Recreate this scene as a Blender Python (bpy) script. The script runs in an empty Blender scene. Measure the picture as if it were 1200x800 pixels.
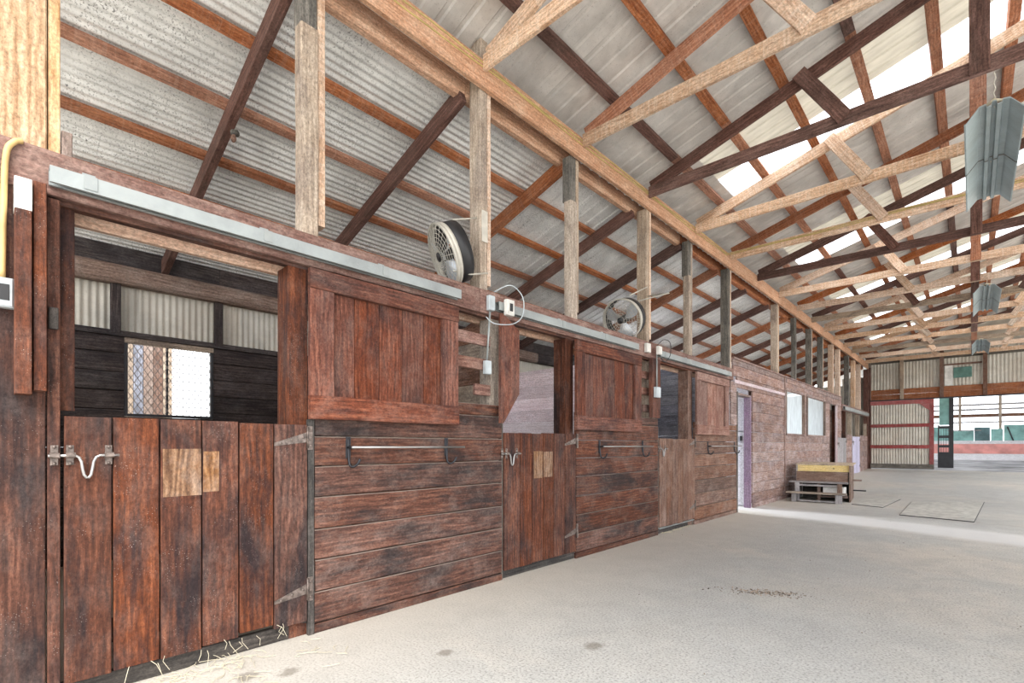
import bpy, math, random
from mathutils import Vector, Matrix
random.seed(7)
R = random.uniform
scn = bpy.context.scene
col = scn.collection

# ---------------------------------------------------------------- camera, sky, sun, exposure
cd = bpy.data.cameras.new('camera'); cam = bpy.data.objects.new('camera', cd); col.objects.link(cam)
scn.camera = cam
cd.sensor_width = 36.0; cd.lens = 36.0 * 578 / 1200.0
cd.shift_y = 121.5 / 1200.0; cd.clip_start = 0.02; cd.clip_end = 400
cam.location = (3.22, 0, 1.25); cam.rotation_euler = (math.radians(90), 0, math.radians(43))

world = bpy.data.worlds.new('world'); scn.world = world; world.use_nodes = True
bg = world.node_tree.nodes['Background']
bg.inputs[0].default_value = (0.93, 0.96, 1.0, 1); bg.inputs[1].default_value = 2.6

sd = bpy.data.lights.new('sun', 'SUN'); sd.energy = 5.0; sd.angle = math.radians(40); sd.color = (1, .96, .9)
sun = bpy.data.objects.new('sun', sd); col.objects.link(sun)
sun.rotation_euler = (math.radians(40), 0, math.radians(60))

for (ly, lz, w_, h_, e_) in ((13.6, 2.0, 5.5, .9, 55), (10.15, 2.0, .7, .9, 110), (5.05, 2.0, 1.8, .8, 11)):      # added fill lamps inside the outer wall, standing in for daylight
    ld = bpy.data.lights.new('window_daylight', 'AREA'); ld.shape = 'RECTANGLE'; ld.size = h_; ld.size_y = w_; ld.energy = e_; ld.color = (.9, .95, 1)
    lo_ = bpy.data.objects.new('window_daylight', ld); col.objects.link(lo_); lo_.location = (-3.5, ly, lz); lo_.rotation_euler = (0, math.radians(-62), 0); ld.spread = math.radians(120)
scn.view_settings.view_transform = 'Standard'; scn.view_settings.look = 'None'
scn.view_settings.exposure = 0.5; scn.view_settings.gamma = 1.0
scn.view_settings.use_curve_mapping = False

# ---------------------------------------------------------------- materials
def newmat(name):
    m = bpy.data.materials.new(name); m.use_nodes = True
    nt = m.node_tree; b = nt.nodes['Principled BSDF']
    return m, nt, b
def N(nt, t, **k):
    n = nt.nodes.new(t)
    for a, v in k.items(): setattr(n, a, v)
    return n
def setv(nt, sock, v):
    if hasattr(v, 'is_linked') or hasattr(v, 'links'): nt.links.new(v, sock)
    else: sock.default_value = v
def mix(nt, f, a, b, mode='MIX'):
    n = N(nt, 'ShaderNodeMix', data_type='RGBA', blend_type=mode)
    setv(nt, n.inputs[0], f); setv(nt, n.inputs[6], a); setv(nt, n.inputs[7], b)
    return n.outputs[2]
def mth(nt, op, a, b=0.0, clamp=False):
    n = N(nt, 'ShaderNodeMath', operation=op, use_clamp=clamp)
    setv(nt, n.inputs[0], a); setv(nt, n.inputs[1], b); return n.outputs[0]
def ramp(nt, fac, stops):
    n = N(nt, 'ShaderNodeValToRGB'); e = n.color_ramp.elements
    while len(e) < len(stops): e.new(0.5)
    for i, (p, c) in enumerate(stops):
        e[i].position = p; e[i].color = (c[0], c[1], c[2], 1) if hasattr(c, '__len__') else (c, c, c, 1)
    nt.links.new(fac, n.inputs[0]); return n.outputs[0]
def noise(nt, vec, sc, det=5, dist=0.0, rough=.6):
    n = N(nt, 'ShaderNodeTexNoise'); nt.links.new(vec, n.inputs['Vector'])
    n.inputs['Scale'].default_value = sc; n.inputs['Detail'].default_value = det
    n.inputs['Distortion'].default_value = dist; n.inputs['Roughness'].default_value = rough
    return n.outputs[0]
def coords(nt, scale=(1, 1, 1), rnd=True):
    tc = N(nt, 'ShaderNodeTexCoord'); oi = N(nt, 'ShaderNodeObjectInfo')
    v = tc.outputs['Object']
    if rnd:
        cx = N(nt, 'ShaderNodeCombineXYZ')
        for i, k in enumerate((37.1, 71.7, 53.3)): nt.links.new(mth(nt, 'MULTIPLY', oi.outputs['Random'], k), cx.inputs[i])
        va = N(nt, 'ShaderNodeVectorMath', operation='ADD'); nt.links.new(v, va.inputs[0]); nt.links.new(cx.outputs[0], va.inputs[1]); v = va.outputs[0]
    def sc(s):
        m = N(nt, 'ShaderNodeVectorMath', operation='MULTIPLY'); nt.links.new(v, m.inputs[0]); m.inputs[1].default_value = s
        return m.outputs[0]
    return sc, oi.outputs['Random']
def c4(c): return (c[0], c[1], c[2], 1)
def wood(name, dark, mid, light, stain=(.03, .02, .02), stain_amt=.5, dust=(.5, .46, .42), dust_amt=.25, specks=.5, vary=.35, fig=.3, cut=0.0):
    m, nt, b = newmat(name); sc, rnd = coords(nt)
    g = noise(nt, sc((1.5, 22, 22)), 2.0, 7, .4, .65)
    w = N(nt, 'ShaderNodeTexWave', wave_type='BANDS', bands_direction='Z'); nt.links.new(sc((.22, 1, 1)), w.inputs['Vector'])
    w.inputs['Scale'].default_value = 9; w.inputs['Distortion'].default_value = 9; w.inputs['Detail'].default_value = 2; w.inputs['Detail Scale'].default_value = 1.2
    g2 = noise(nt, sc((6, 60, 60)), 2.0, 5, .2, .7)
    f = mth(nt, 'ADD', mth(nt, 'ADD', mth(nt, 'MULTIPLY', g, .6), mth(nt, 'MULTIPLY', g2, .4)), mth(nt, 'MULTIPLY', mth(nt, 'SUBTRACT', w.outputs['Fac'], .5), fig * .32))
    c = ramp(nt, f, [(.32, dark), (.52, mid), (.72, light)])
    p = noise(nt, sc((.9, 2.6, 2.6)), 1.7, 5, .5)
    c = mix(nt, mth(nt, 'MULTIPLY', ramp(nt, p, [(.47, 0.), (.66, 1.)]), stain_amt), c, c4(stain))
    d = noise(nt, sc((1.6, 2.2, 2.2)), 2.3, 8, .2, .75)
    c = mix(nt, mth(nt, 'MULTIPLY', ramp(nt, d, [(.46, 0.), (.72, 1.)]), dust_amt), c, c4(dust))
    if cut:   # saw marks and pale scuffs across the grain
        s = noise(nt, sc((30, 1.5, 1.5)), 1.0, 3, 1.0)
        c = mix(nt, mth(nt, 'MULTIPLY', ramp(nt, s, [(.5, 0.), (.65, 1.)]), cut), c, c4(dust))
    if specks:
        vo = N(nt, 'ShaderNodeTexVoronoi'); nt.links.new(sc((1, 1, 1)), vo.inputs['Vector']); vo.inputs['Scale'].default_value = 95
        sm = mth(nt, 'MULTIPLY', ramp(nt, vo.outputs['Distance'], [(.10, 1.), (.17, 0.)]), ramp(nt, noise(nt, sc((1, 1, 1)), 6, 3), [(.5, 0.), (.62, 1.)]))
        c = mix(nt, mth(nt, 'MULTIPLY', sm, specks * .7), c, (.42, .38, .35, 1))
    fm = noise(nt, sc((1, 1.6, 1.6)), 46, 4, .3, .8)
    c = mix(nt, 1.0, c, ramp(nt, fm, [(.3, .5), (.52, 1.), (.75, 1.5)]), 'MULTIPLY')
    v = mth(nt, 'ADD', mth(nt, 'MULTIPLY', rnd, vary), 1 - vary / 2)
    hs = N(nt, 'ShaderNodeHueSaturation'); nt.links.new(v, hs.inputs['Value']); nt.links.new(c, hs.inputs['Color'])
    nt.links.new(mth(nt, 'ADD', mth(nt, 'MULTIPLY', mth(nt, 'FRACT', mth(nt, 'MULTIPLY', rnd, 7.3)), .3), .85), hs.inputs['Saturation'])
    nt.links.new(hs.outputs[0], b.inputs['Base Color'])
    b.inputs['Roughness'].default_value = .78; b.inputs['Specular IOR Level'].default_value = .25
    bp = N(nt, 'ShaderNodeBump'); bp.inputs['Strength'].default_value = .35; bp.inputs['Distance'].default_value = .004
    nt.links.new(mth(nt, 'ADD', g, d), bp.inputs['Height']); nt.links.new(bp.outputs[0], b.inputs['Normal'])
    return m
def plain(name, colr, rough=.6, metal=0.0, var=.12, sc_=6, bump=0.0):
    m, nt, b = newmat(name); sc, rnd = coords(nt)
    n = noise(nt, sc((1, 1, 1)), sc_, 6)
    lo = [max(0, k * (1 - var * 2)) for k in colr]; hi = [min(1, k * (1 + var)) for k in colr]
    nt.links.new(ramp(nt, n, [(.35, lo), (.65, hi)]), b.inputs['Base Color'])
    b.inputs['Roughness'].default_value = rough; b.inputs['Metallic'].default_value = metal
    return m
def sheetmetal(name, base, spot, dens, dirt=(.3, .27, .24), dirt_amt=.3, metal=.0, rough=.55):
    m, nt, b = newmat(name); sc, rnd = coords(nt)
    big = noise(nt, sc((1, 1, 1)), 2.2, 6, .4, .65)
    c = ramp(nt, big, [(.3, [k * .72 for k in base]), (.7, [min(1, k * 1.15) for k in base])])
    sp = noise(nt, sc((1, 1, 1)), 70, 4, 0, .7)
    msk = ramp(nt, noise(nt, sc((1, 1, 1)), 3.1, 4), [(.35, .25), (.65, 1.)])
    c = mix(nt, mth(nt, 'MULTIPLY', ramp(nt, sp, [(.62 - dens * .12, 0.), (.68 - dens * .06, 1.)]), msk), c, c4(spot))
    c = mix(nt, mth(nt, 'MULTIPLY', ramp(nt, noise(nt, sc((1, 1, 1)), .9, 7, .6), [(.45, 0.), (.7, 1.)]), dirt_amt), c, c4(dirt))
    nt.links.new(c, b.inputs['Base Color']); b.inputs['Roughness'].default_value = rough; b.inputs['Metallic'].default_value = metal
    return m
def translucent(name, colr, trans=.5, body=.75):
    m, nt, b = newmat(name); nt.nodes.remove(b); out = nt.nodes['Material Output']; sc, rnd = coords(nt)
    n = noise(nt, sc((1, 3, 1)), 3, 5)
    cc = ramp(nt, n, [(.35, [k * .8 for k in colr]), (.65, colr)])
    t = N(nt, 'ShaderNodeBsdfTranslucent'); d = N(nt, 'ShaderNodeBsdfDiffuse'); tr = N(nt, 'ShaderNodeBsdfTransparent')
    nt.links.new(cc, t.inputs[0]); nt.links.new(cc, d.inputs[0])
    tr.inputs[0].default_value = c4(colr)
    m1 = N(nt, 'ShaderNodeMixShader'); m1.inputs[0].default_value = body; nt.links.new(d.outputs[0], m1.inputs[1]); nt.links.new(t.outputs[0], m1.inputs[2])
    m2 = N(nt, 'ShaderNodeMixShader'); m2.inputs[0].default_value = trans; nt.links.new(m1.outputs[0], m2.inputs[1]); nt.links.new(tr.outputs[0], m2.inputs[2])
    nt.links.new(m2.outputs[0], out.inputs[0]); return m

RED = wood('redwood_dark', (.028, .012, .009), (.105, .038, .022), (.24, .095, .055), stain=(.017, .013, .015), stain_amt=.9, dust=(.27, .2, .175), dust_amt=.24, specks=1., vary=.5)
REDL = wood('redwood_shutter', (.045, .016, .011), (.15, .05, .03), (.29, .12, .075), stain=(.035, .02, .02), stain_amt=.75, dust=(.36, .25, .21), dust_amt=.28, specks=.6, vary=.35)
BRN = wood('redwood_third', (.07, .032, .02), (.17, .085, .055), (.29, .17, .12), stain=(.08, .05, .04), stain_amt=.5, dust=(.45, .35, .3), dust_amt=.35, specks=.6)
PANEL = wood('stall_panel', (.03, .015, .012), (.11, .043, .027), (.25, .115, .075), stain=(.022, .019, .02), stain_amt=.85, dust=(.32, .25, .22), dust_amt=.3, specks=1., vary=.45)
PINK = wood('weathered_siding', (.12, .065, .05), (.31, .2, .165), (.5, .4, .36), stain=(.13, .10, .105), stain_amt=.6, dust=(.6, .53, .54), dust_amt=.55, specks=.4)
LILAC = wood('whitewashed_boards', (.55, .42, .43), (.76, .64, .66), (.88, .8, .84), stain=(.5, .36, .4), stain_amt=.3, dust=(.85, .8, .86), dust_amt=.4, specks=.2)
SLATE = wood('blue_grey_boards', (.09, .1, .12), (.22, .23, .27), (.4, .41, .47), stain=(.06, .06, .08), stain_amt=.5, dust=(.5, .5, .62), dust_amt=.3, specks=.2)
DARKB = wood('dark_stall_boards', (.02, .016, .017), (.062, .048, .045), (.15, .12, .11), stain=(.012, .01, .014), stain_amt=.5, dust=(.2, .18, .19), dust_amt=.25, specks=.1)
TAN = wood('pale_fir', (.36, .2, .12), (.62, .43, .3), (.8, .64, .5), stain=(.35, .2, .12), stain_amt=.22, dust=(.85, .76, .66), dust_amt=.35, specks=.1, vary=.22, cut=.25)
FIR = wood('yellow_fir_post', (.34, .18, .08), (.56, .36, .2), (.72, .53, .34), stain=(.42, .24, .12), stain_amt=.25, dust=(.75, .62, .47), dust_amt=.2, specks=.15, fig=.6)
ORG = wood('orange_fir', (.16, .05, .024), (.38, .15, .075), (.54, .28, .17), stain=(.12, .05, .035), stain_amt=.45, dust=(.6, .42, .33), dust_amt=.2, specks=.15, vary=.4, cut=.15)
DKR = wood('dark_rafter', (.055, .025, .02), (.14, .07, .055), (.28, .15, .12), stain=(.04, .025, .02), stain_amt=.5, dust=(.34, .22, .19), dust_amt=.3, specks=.1, vary=.4)
PEACH = wood('plate_fir', (.36, .18, .11), (.56, .34, .23), (.7, .5, .38), stain=(.45, .27, .18), stain_amt=.3, dust=(.8, .65, .52), dust_amt=.3, specks=.2, vary=.15)
GREYP = wood('grey_post', (.2, .15, .11), (.4, .32, .25), (.6, .5, .4), stain=(.13, .1, .09), stain_amt=.6, dust=(.6, .53, .45), dust_amt=.4, specks=.3)
SILL = wood('dark_sill', (.02, .018, .017), (.055, .048, .043), (.13, .11, .1), stain=(.02, .02, .02), stain_amt=.5, dust=(.2, .18, .16), dust_amt=.25, specks=.2)
DGREY = wood('dark_grey_post', (.05, .045, .04), (.125, .115, .1), (.28, .25, .21), stain=(.04, .04, .04), stain_amt=.5, dust=(.4, .37, .32), dust_amt=.3, specks=.1)
HEAD = wood('header_board', (.1, .045, .035), (.22, .115, .09), (.38, .23, .18), stain=(.2, .1, .08), stain_amt=.5, dust=(.6, .45, .38), dust_amt=.4, specks=.4)
BARE = wood('bare_patch', (.08, .037, .018), (.17, .085, .042), (.27, .155, .085), stain=(.3, .17, .1), stain_amt=.4, specks=.2, fig=.9)
REDP = wood('red_painted_frame', (.2, .03, .03), (.36, .08, .08), (.46, .16, .15), stain=(.14, .05, .04), stain_amt=.4, specks=.2)
PURP = wood('purple_painted', (.17, .1, .16), (.26, .17, .26), (.36, .26, .36), stain=(.2, .1, .16), stain_amt=.3, specks=.2)
WHITEW = wood('white_door_paint', (.7, .7, .74), (.82, .82, .86), (.9, .9, .93), stain=(.6, .6, .66), stain_amt=.2, specks=0)
LAVW = wood('lavender_door_paint', (.42, .4, .52), (.58, .56, .7), (.72, .7, .84), stain=(.4, .36, .44), stain_amt=.3, specks=.2)
GREYB = wood('grey_weathered_boards', (.18, .17, .17), (.34, .32, .32), (.5, .48, .48), stain=(.14, .12, .12), stain_amt=.4, dust=(.6, .58, .62), dust_amt=.3, specks=.2)
YEL = wood('yellow_board', (.55, .4, .15), (.74, .58, .27), (.82, .7, .42), stain=(.5, .36, .16), stain_amt=.3, specks=0)
PLY = wood('worn_top', (.42, .32, .22), (.6, .48, .36), (.74, .62, .5), specks=.1)
WEATH = wood('weathered_brown', (.1, .065, .05), (.22, .15, .12), (.38, .28, .23), stain=(.08, .06, .05), stain_amt=.4, specks=.3)
GALV = sheetmetal('galvanised_track', (.33, .36, .36), (.35, .37, .36), .4, (.42, .42, .38), .35, .25, .5)
LEAN = sheetmetal('lean_to_roof_sheet', (.8, .8, .79), (.1, .1, .1), .75, (.62, .61, .6), .25, .1, .55)
NAVE = sheetmetal('roof_sheet_taupe', (.66, .63, .6), (.22, .2, .19), .1, (.36, .33, .31), .45, .05, .55)
SIDE = sheetmetal('siding_sheet', (.58, .55, .48), (.3, .26, .2), .2, (.42, .33, .24), .4, .1, .55)
HOOD = sheetmetal('lamp_hood_metal', (.33, .4, .42), (.2, .24, .25), .2, (.25, .24, .2), .3, .1, .5)
SKYL = translucent('skylight_sheet', (.97, .98, 1.), .55, .9)
TANS = translucent('aged_fibreglass_sheet', (.62, .57, .47), .0, .16)
ARENA = translucent('arena_siding_sheet', (.92, .95, 1.), .25, .85)
STEEL = plain('rusty_steel', (.2, .16, .14), .5, .6, .3, 30)
IRON = plain('black_iron', (.035, .035, .04), .45, .6)
BRIGHT = plain('worn_bright_steel', (.42, .41, .4), .35, .7)
GUARD = plain('fan_guard_paint', (.6, .57, .5), .5, .2)
BLACK = plain('black_plastic', (.02, .02, .022), .5)
BLADE = plain('fan_blade_metal', (.55, .58, .62), .35, .6)
BOXG = plain('grey_box_paint', (.5, .55, .57), .5, .1)
BOXW = plain('white_box_plastic', (.75, .73, .68), .5)
YCAB = plain('yellow_cable', (.55, .44, .16), .6)
YCON = plain('yellowed_conduit', (.62, .43, .18), .6)
WPATCH = plain('white_paint', (.8, .79, .75), .7)
TEAL = plain('teal_panel', (.22, .42, .4), .7, 0, .25, 1.5)
TEAL2 = plain('grey_teal_tarp', (.14, .25, .27), .7, 0, .25, 1.5)
CORAL = plain('coral_painted_board', (.75, .33, .3), .8, 0, .15, 1.5)
GREENG = plain('green_sheet', (.09, .2, .17), .6, 0, .2, 5)
BLKW = plain('black_painted_frame', (.03, .03, .035), .6)
RUBBER = plain('dusty_rubber', (.45, .445, .41), .95, 0, .14, 9)
RUBE = plain('rubber_edge', (.05, .05, .05), .9)
STRAW = plain('straw', (.62, .56, .42), .9)
GRAV = plain('gravel', (.3, .24, .19), .95, 0, .5, 30)
WHT = plain('white_plastic', (.85, .84, .8), .5)

def floormat(name, offy=0.0):
    m, nt, b = newmat(name)
    tc = N(nt, 'ShaderNodeTexCoord'); o = tc.outputs['Object']
    n1 = noise(nt, o, .45, 7, .5, .6); n2 = noise(nt, o, 70, 3); n3 = noise(nt, o, 3.0, 8, .8, .7)
    c = ramp(nt, n1, [(.38, (.42, .425, .415)), (.5, (.46, .455, .43)), (.66, (.55, .51, .45))])
    c = mix(nt, mth(nt, 'MULTIPLY', ramp(nt, n3, [(.35, 1.), (.6, 0.)]), .45), c, (.31, .31, .3, 1))
    c = mix(nt, mth(nt, 'MULTIPLY', ramp(nt, n2, [(.38, 1.), (.48, 0.)]), .6), c, (.19, .185, .175, 1))
    c = mix(nt, mth(nt, 'MULTIPLY', ramp(nt, n2, [(.56, 0.), (.64, 1.)]), .5), c, (.56, .55, .53, 1))
    sp = N(nt, 'ShaderNodeSeparateXYZ'); nt.links.new(o, sp.inputs[0])
    # sandy drift along the stall front
    wx = mth(nt, 'ADD', sp.outputs[0], mth(nt, 'MULTIPLY', n1, 2.5))
    c = mix(nt, mth(nt, 'MULTIPLY', ramp(nt, mth(nt, 'MULTIPLY', wx, .25), [(.3, 1.), (.62, 0.)]), .55), c, (.58, .52, .44, 1))
    # pale worn strip of newer concrete crossing the aisle
    l = mth(nt, 'ADD', mth(nt, 'ADD', sp.outputs[1], mth(nt, 'MULTIPLY', sp.outputs[0], .33)), mth(nt, 'MULTIPLY', noise(nt, o, 1.2, 4), .5))
    band = mth(nt, 'SUBTRACT', 1.0, mth(nt, 'MULTIPLY', mth(nt, 'ABSOLUTE', mth(nt, 'SUBTRACT', l, 10.75)), 1.5), clamp=True)
    c = mix(nt, ramp(nt, band, [(.0, 0.), (.45, .65)]), c, (.6, .6, .6, 1))
    # dry blotches
    bl = noise(nt, o, 1.7, 3, .3)
    c = mix(nt, mth(nt, 'MULTIPLY', ramp(nt, bl, [(.70, 0.), (.74, 1.)]), .5), c, (.24, .22, .18, 1))
    for (px_, py_, rr_) in ((.36, .98, .075), (.47, 1.15, .06), (.9, 1.9, .05), (1.5, 2.6, .07)):
        vs = N(nt, 'ShaderNodeVectorMath', operation='DISTANCE'); nt.links.new(o, vs.inputs[0]); vs.inputs[1].default_value = (px_, py_, 0)
        dd = mth(nt, 'ADD', vs.outputs['Value'], mth(nt, 'MULTIPLY', mth(nt, 'SUBTRACT', noise(nt, o, 14, 4), .5), .12))
        c = mix(nt, ramp(nt, dd, [(rr_ * .5, .6), (rr_ * 1.1, 0.)]), c, (.16, .14, .11, 1))
    nt.links.new(c, b.inputs['Base Color']); b.inputs['Roughness'].default_value = .9; b.inputs['Specular IOR Level'].default_value = .2
    bp = N(nt, 'ShaderNodeBump'); bp.inputs['Strength'].default_value = .4; bp.inputs['Distance'].default_value = .006
    nt.links.new(mth(nt, 'ADD', n2, n3), bp.inputs['Height']); nt.links.new(bp.outputs[0], b.inputs['Normal'])
    return m
FLOOR = floormat('barn_concrete')
GROUND = plain('outside_ground', (.6, .57, .5), .95, 0, .2, 1.)
SAND = plain('arena_sand', (.42, .43, .46), .95, 0, .3, .8)

# ---------------------------------------------------------------- builders
WM = {}
def link(name, verts, faces, mat, parent=None, smooth=False, loc=None, rot=None):
    me = bpy.data.meshes.new(name); me.from_pydata([tuple(v) for v in verts], [], faces); me.update()
    if smooth:
        for p in me.polygons: p.use_smooth = True
    o = bpy.data.objects.new(name, me); col.objects.link(o)
    if mat: me.materials.append(mat)
    if rot is not None:
        m = rot.to_4x4(); m.translation = Vector(loc); 
    else: m = Matrix.Translation(Vector(loc) if loc is not None else (0, 0, 0))
    WM[o.name] = m.copy()
    if parent is not None:
        o.parent = parent; m = WM[parent.name].inverted() @ m
    o.matrix_local = m
    return o
def tag(o, label=None, cat=None, group=None, kind=None):
    if label: o['label'] = label
    if cat: o['category'] = cat
    if group: o['group'] = group
    if kind: o['kind'] = kind
    return o
def root(name, loc, label=None, cat=None, group=None, kind=None):
    o = bpy.data.objects.new(name, None); col.objects.link(o); o.location = loc; WM[o.name] = Matrix.Translation(Vector(loc)); o.empty_display_size = .1
    return tag(o, label, cat, group, kind)
def boxgeo(L, T, Wd, seg=2, jit=.0012, ch=.003, taper=0):
    """board: long axis X, thickness Y, width Z, centred; chamfered, slightly uneven"""
    ch = min(ch, T * .25, Wd * .25); v = []; f = []
    for i in range(seg + 1):
        x = -L / 2 + L * i / seg; jz = R(-jit, jit); jy = R(-jit, jit)
        a, b = T / 2, Wd / 2
        for (y, z) in ((-a, -b + ch), (-a + ch, -b), (a - ch, -b), (a, -b + ch), (a, b - ch), (a - ch, b), (-a + ch, b), (-a, b - ch)):
            v.append((x, y + jy * .5, z + jz))
    for i in range(seg):
        for k in range(8):
            a = i * 8 + k; b = i * 8 + (k + 1) % 8; f.append((a, b, b + 8, a + 8))
    f.append(tuple(reversed(range(8)))); f.append(tuple(range(seg * 8, seg * 8 + 8)))
    f = [tuple(reversed(q)) for q in f]
    return v, f
def beam(name, a, b, Wd, T, mat, parent=None, up=(0, 0, 1), seg=2, jit=.0012, ch=.003):
    """board whose centre line runs a->b; Wd measured along 'up', T across"""
    a = Vector(a); b = Vector(b); x = (b - a).normalized(); upv = Vector(up)
    y = upv.cross(x).normalized(); z = x.cross(y)
    rot = Matrix((x, y, z)).transposed()
    v, f = boxgeo((b - a).length, T, Wd, seg, jit, ch)
    return link(name, v, f, mat, parent, loc=(a + b) / 2, rot=rot)
def box(name, x0, x1, y0, y1, z0, z1, mat, parent=None, seg=2, jit=.0012, ch=.003):
    d = (x1 - x0, y1 - y0, z1 - z0); cx, cy, cz = (x0 + x1) / 2, (y0 + y1) / 2, (z0 + z1) / 2
    ax = d.index(max(d))
    if ax == 0:
        return beam(name, (x0, cy, cz), (x1, cy, cz), d[2], d[1], mat, parent, (0, 0, 1), seg, jit, ch)
    if ax == 1:
        return beam(name, (cx, y0, cz), (cx, y1, cz), d[2], d[0], mat, parent, (0, 0, 1), seg, jit, ch)
    if d[0] < d[1]:
        return beam(name, (cx, cy, z0), (cx, cy, z1), d[1], d[0], mat, parent, (0, 1, 0), seg, jit, ch)
    return beam(name, (cx, cy, z0), (cx, cy, z1), d[0], d[1], mat, parent, (1, 0, 0), seg, jit, ch)
def tubegeo(pts, r, n=8, closed=False):
    pts = [Vector(p) for p in pts]; v = []; f = []; m = len(pts)
    prev = None
    for i, p in enumerate(pts):
        if closed: t = (pts[(i + 1) % m] - pts[i - 1]).normalized()
        else: t = (pts[min(i + 1, m - 1)] - pts[max(i - 1, 0)]).normalized()
        if prev is None:
            u = t.orthogonal().normalized()
        else:
            u = (prev - t * prev.dot(t)).normalized()
        prev = u; w = t.cross(u)
        for k in range(n):
            a = 2 * math.pi * k / n; v.append(p + (u * math.cos(a) + w * math.sin(a)) * r)
    for i in range(m if closed else m - 1):
        j = (i + 1) % m
        for k in range(n):
            f.append((i * n + k, i * n + (k + 1) % n, j * n + (k + 1) % n, j * n + k))
    if not closed:
        f.append(tuple(reversed(range(n)))); f.append(tuple(range((m - 1) * n, m * n)))
    return v, f
def tube(name, pts, r, mat, parent=None, n=8, closed=False):
    v, f = tubegeo(pts, r, n, closed); c = sum(v, Vector()) / len(v)
    return link(name, [p - c for p in v], f, mat, parent, True, loc=c)
def merge(name, geos, mat, parent=None, smooth=False):
    v = []; f = []
    for gv, gf in geos:
        o = len(v); v += [Vector(p) for p in gv]; f += [tuple(i + o for i in q) for q in gf]
    c = sum(v, Vector()) / len(v)
    return link(name, [p - c for p in v], f, mat, parent, smooth, loc=c)
def prism(name, poly, axis, a0, a1, mat, parent=None, upright=False):
    """extrude a 2D polygon; axis 0: poly=(y,z) along x, 1: poly=(x,z) along y, 2: poly=(x,y) along z"""
    def P3(p, a): return Vector((a, p[0], p[1]) if axis == 0 else (p[0], a, p[1]) if axis == 1 else (p[0], p[1], a))
    n = len(poly); v = [P3(p, a0) for p in poly] + [P3(p, a1) for p in poly]
    f = [tuple(range(n)), tuple(reversed(range(n, 2 * n)))] + [(i, i + n, (i + 1) % n + n, (i + 1) % n) for i in range(n)]
    c = sum(v, Vector()) / len(v)
    if upright:
        M_ = Matrix(((0, 0, -1), (0, 1, 0), (1, 0, 0)))      # local X -> world Z
        return link(name, [M_.inverted() @ (p - c) for p in v], f, mat, parent, loc=c, rot=M_)
    return link(name, [p - c for p in v], f, mat, parent, loc=c)
def corrugated(name, o, U, Vv, pitch, amp, mat, parent=None, kind='sine', seg=4, nv=1, sag=0.0):
    """sheet from corner o; U across the ribs, Vv along them"""
    o = Vector(o); U = Vector(U); Vv = Vector(Vv); nrm = U.cross(Vv).normalized(); L = U.length
    xs = []
    if kind == 'sine':
        n = max(1, round(L / pitch)) * seg
        xs = [(i / n * L, amp * math.sin(2 * math.pi * i / seg)) for i in range(n + 1)]
    else:
        k = max(1, round(L / pitch)); w = L / k
        for i in range(k):
            b = i * w; xs += [(b, 0), (b + w * .32, -amp * .12), (b + w * .62, 0), (b + w * .70, amp), (b + w * .86, amp), (b + w * .94, 0)]
        xs.append((L, 0))
    v = []; f = []; m = len(xs)
    for j in range(nv + 1):
        for (x, h) in xs: v.append(o + U.normalized() * x + Vv * (j / nv) + nrm * (h + (R(-sag, sag) if 0 < j < nv and .01 < x < L - .01 else 0)))
    for j in range(nv):
        for i in range(m - 1): f.append((j * m + i, j * m + i + 1, (j + 1) * m + i + 1, (j + 1) * m + i))
    c = o + U / 2 + Vv / 2
    return link(name, [p - c for p in v], f, mat, parent, kind == 'sine', loc=c)
def ellips(c, r, n=10, m=6):
    v = []; f = []
    for j in range(m + 1):
        t = math.pi * j / m
        for i in range(n): v.append(Vector(c) + Vector((r[0] * math.sin(t) * math.cos(2 * math.pi * i / n), r[1] * math.sin(t) * math.sin(2 * math.pi * i / n), r[2] * math.cos(t))))
    for j in range(m):
        for i in range(n): f.append((j * n + i, (j + 1) * n + i, (j + 1) * n + (i + 1) % n, j * n + (i + 1) % n))
    return v, f
def curve_pts(pts, n=6):
    P = [Vector(p) for p in pts]; out = []
    for i in range(len(P) - 1):
        a, b, c, d = P[max(i - 1, 0)], P[i], P[i + 1], P[min(i + 2, len(P) - 1)]
        for k in range(n):
            t = k / n; out.append(.5 * (2 * b + (c - a) * t + (2 * a - 5 * b + 4 * c - d) * t * t + (3 * b - a - 3 * c + d) * t ** 3))
    return out + [P[-1]]
NTH = ['first', 'second', 'third', 'fourth', 'fifth', 'sixth', 'seventh', 'eighth', 'ninth', 'tenth', 'eleventh', 'twelfth', 'thirteenth', 'fourteenth', 'fifteenth', 'sixteenth', 'seventeenth', 'eighteenth']

# ---------------------------------------------------------------- ground and floors
def gz(y): return 0.0 if y < 15 else (.27 * (y - 15) / 10.5 if y < 25.5 else .27)
YE = 25.5       # end wall
ys = [-1.6, 4, 9, 15, 18, 21, 24, YE + .1]
xs = [-3.7, 0, 3, 6, 10.1]
v = [(x, y, gz(y)) for y in ys for x in xs]
f = [(j * 5 + i, j * 5 + i + 1, j * 5 + i + 6, j * 5 + i + 5) for j in range(len(ys) - 1) for i in range(4)]
tag(link('floor', v, f, FLOOR), kind='structure')
tag(link('floor', [(-3.7, YE + .1, .27), (16, YE + .1, .27), (16, 38.2, .42), (-3.7, 38.2, .42)], [(0, 1, 2, 3)], SAND), kind='structure')
tag(link('ground', [(-60, -60, -.06), (60, -60, -.06), (60, 90, -.06), (-60, 90, -.06)], [(0, 1, 2, 3)], GROUND), kind='structure')

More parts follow.
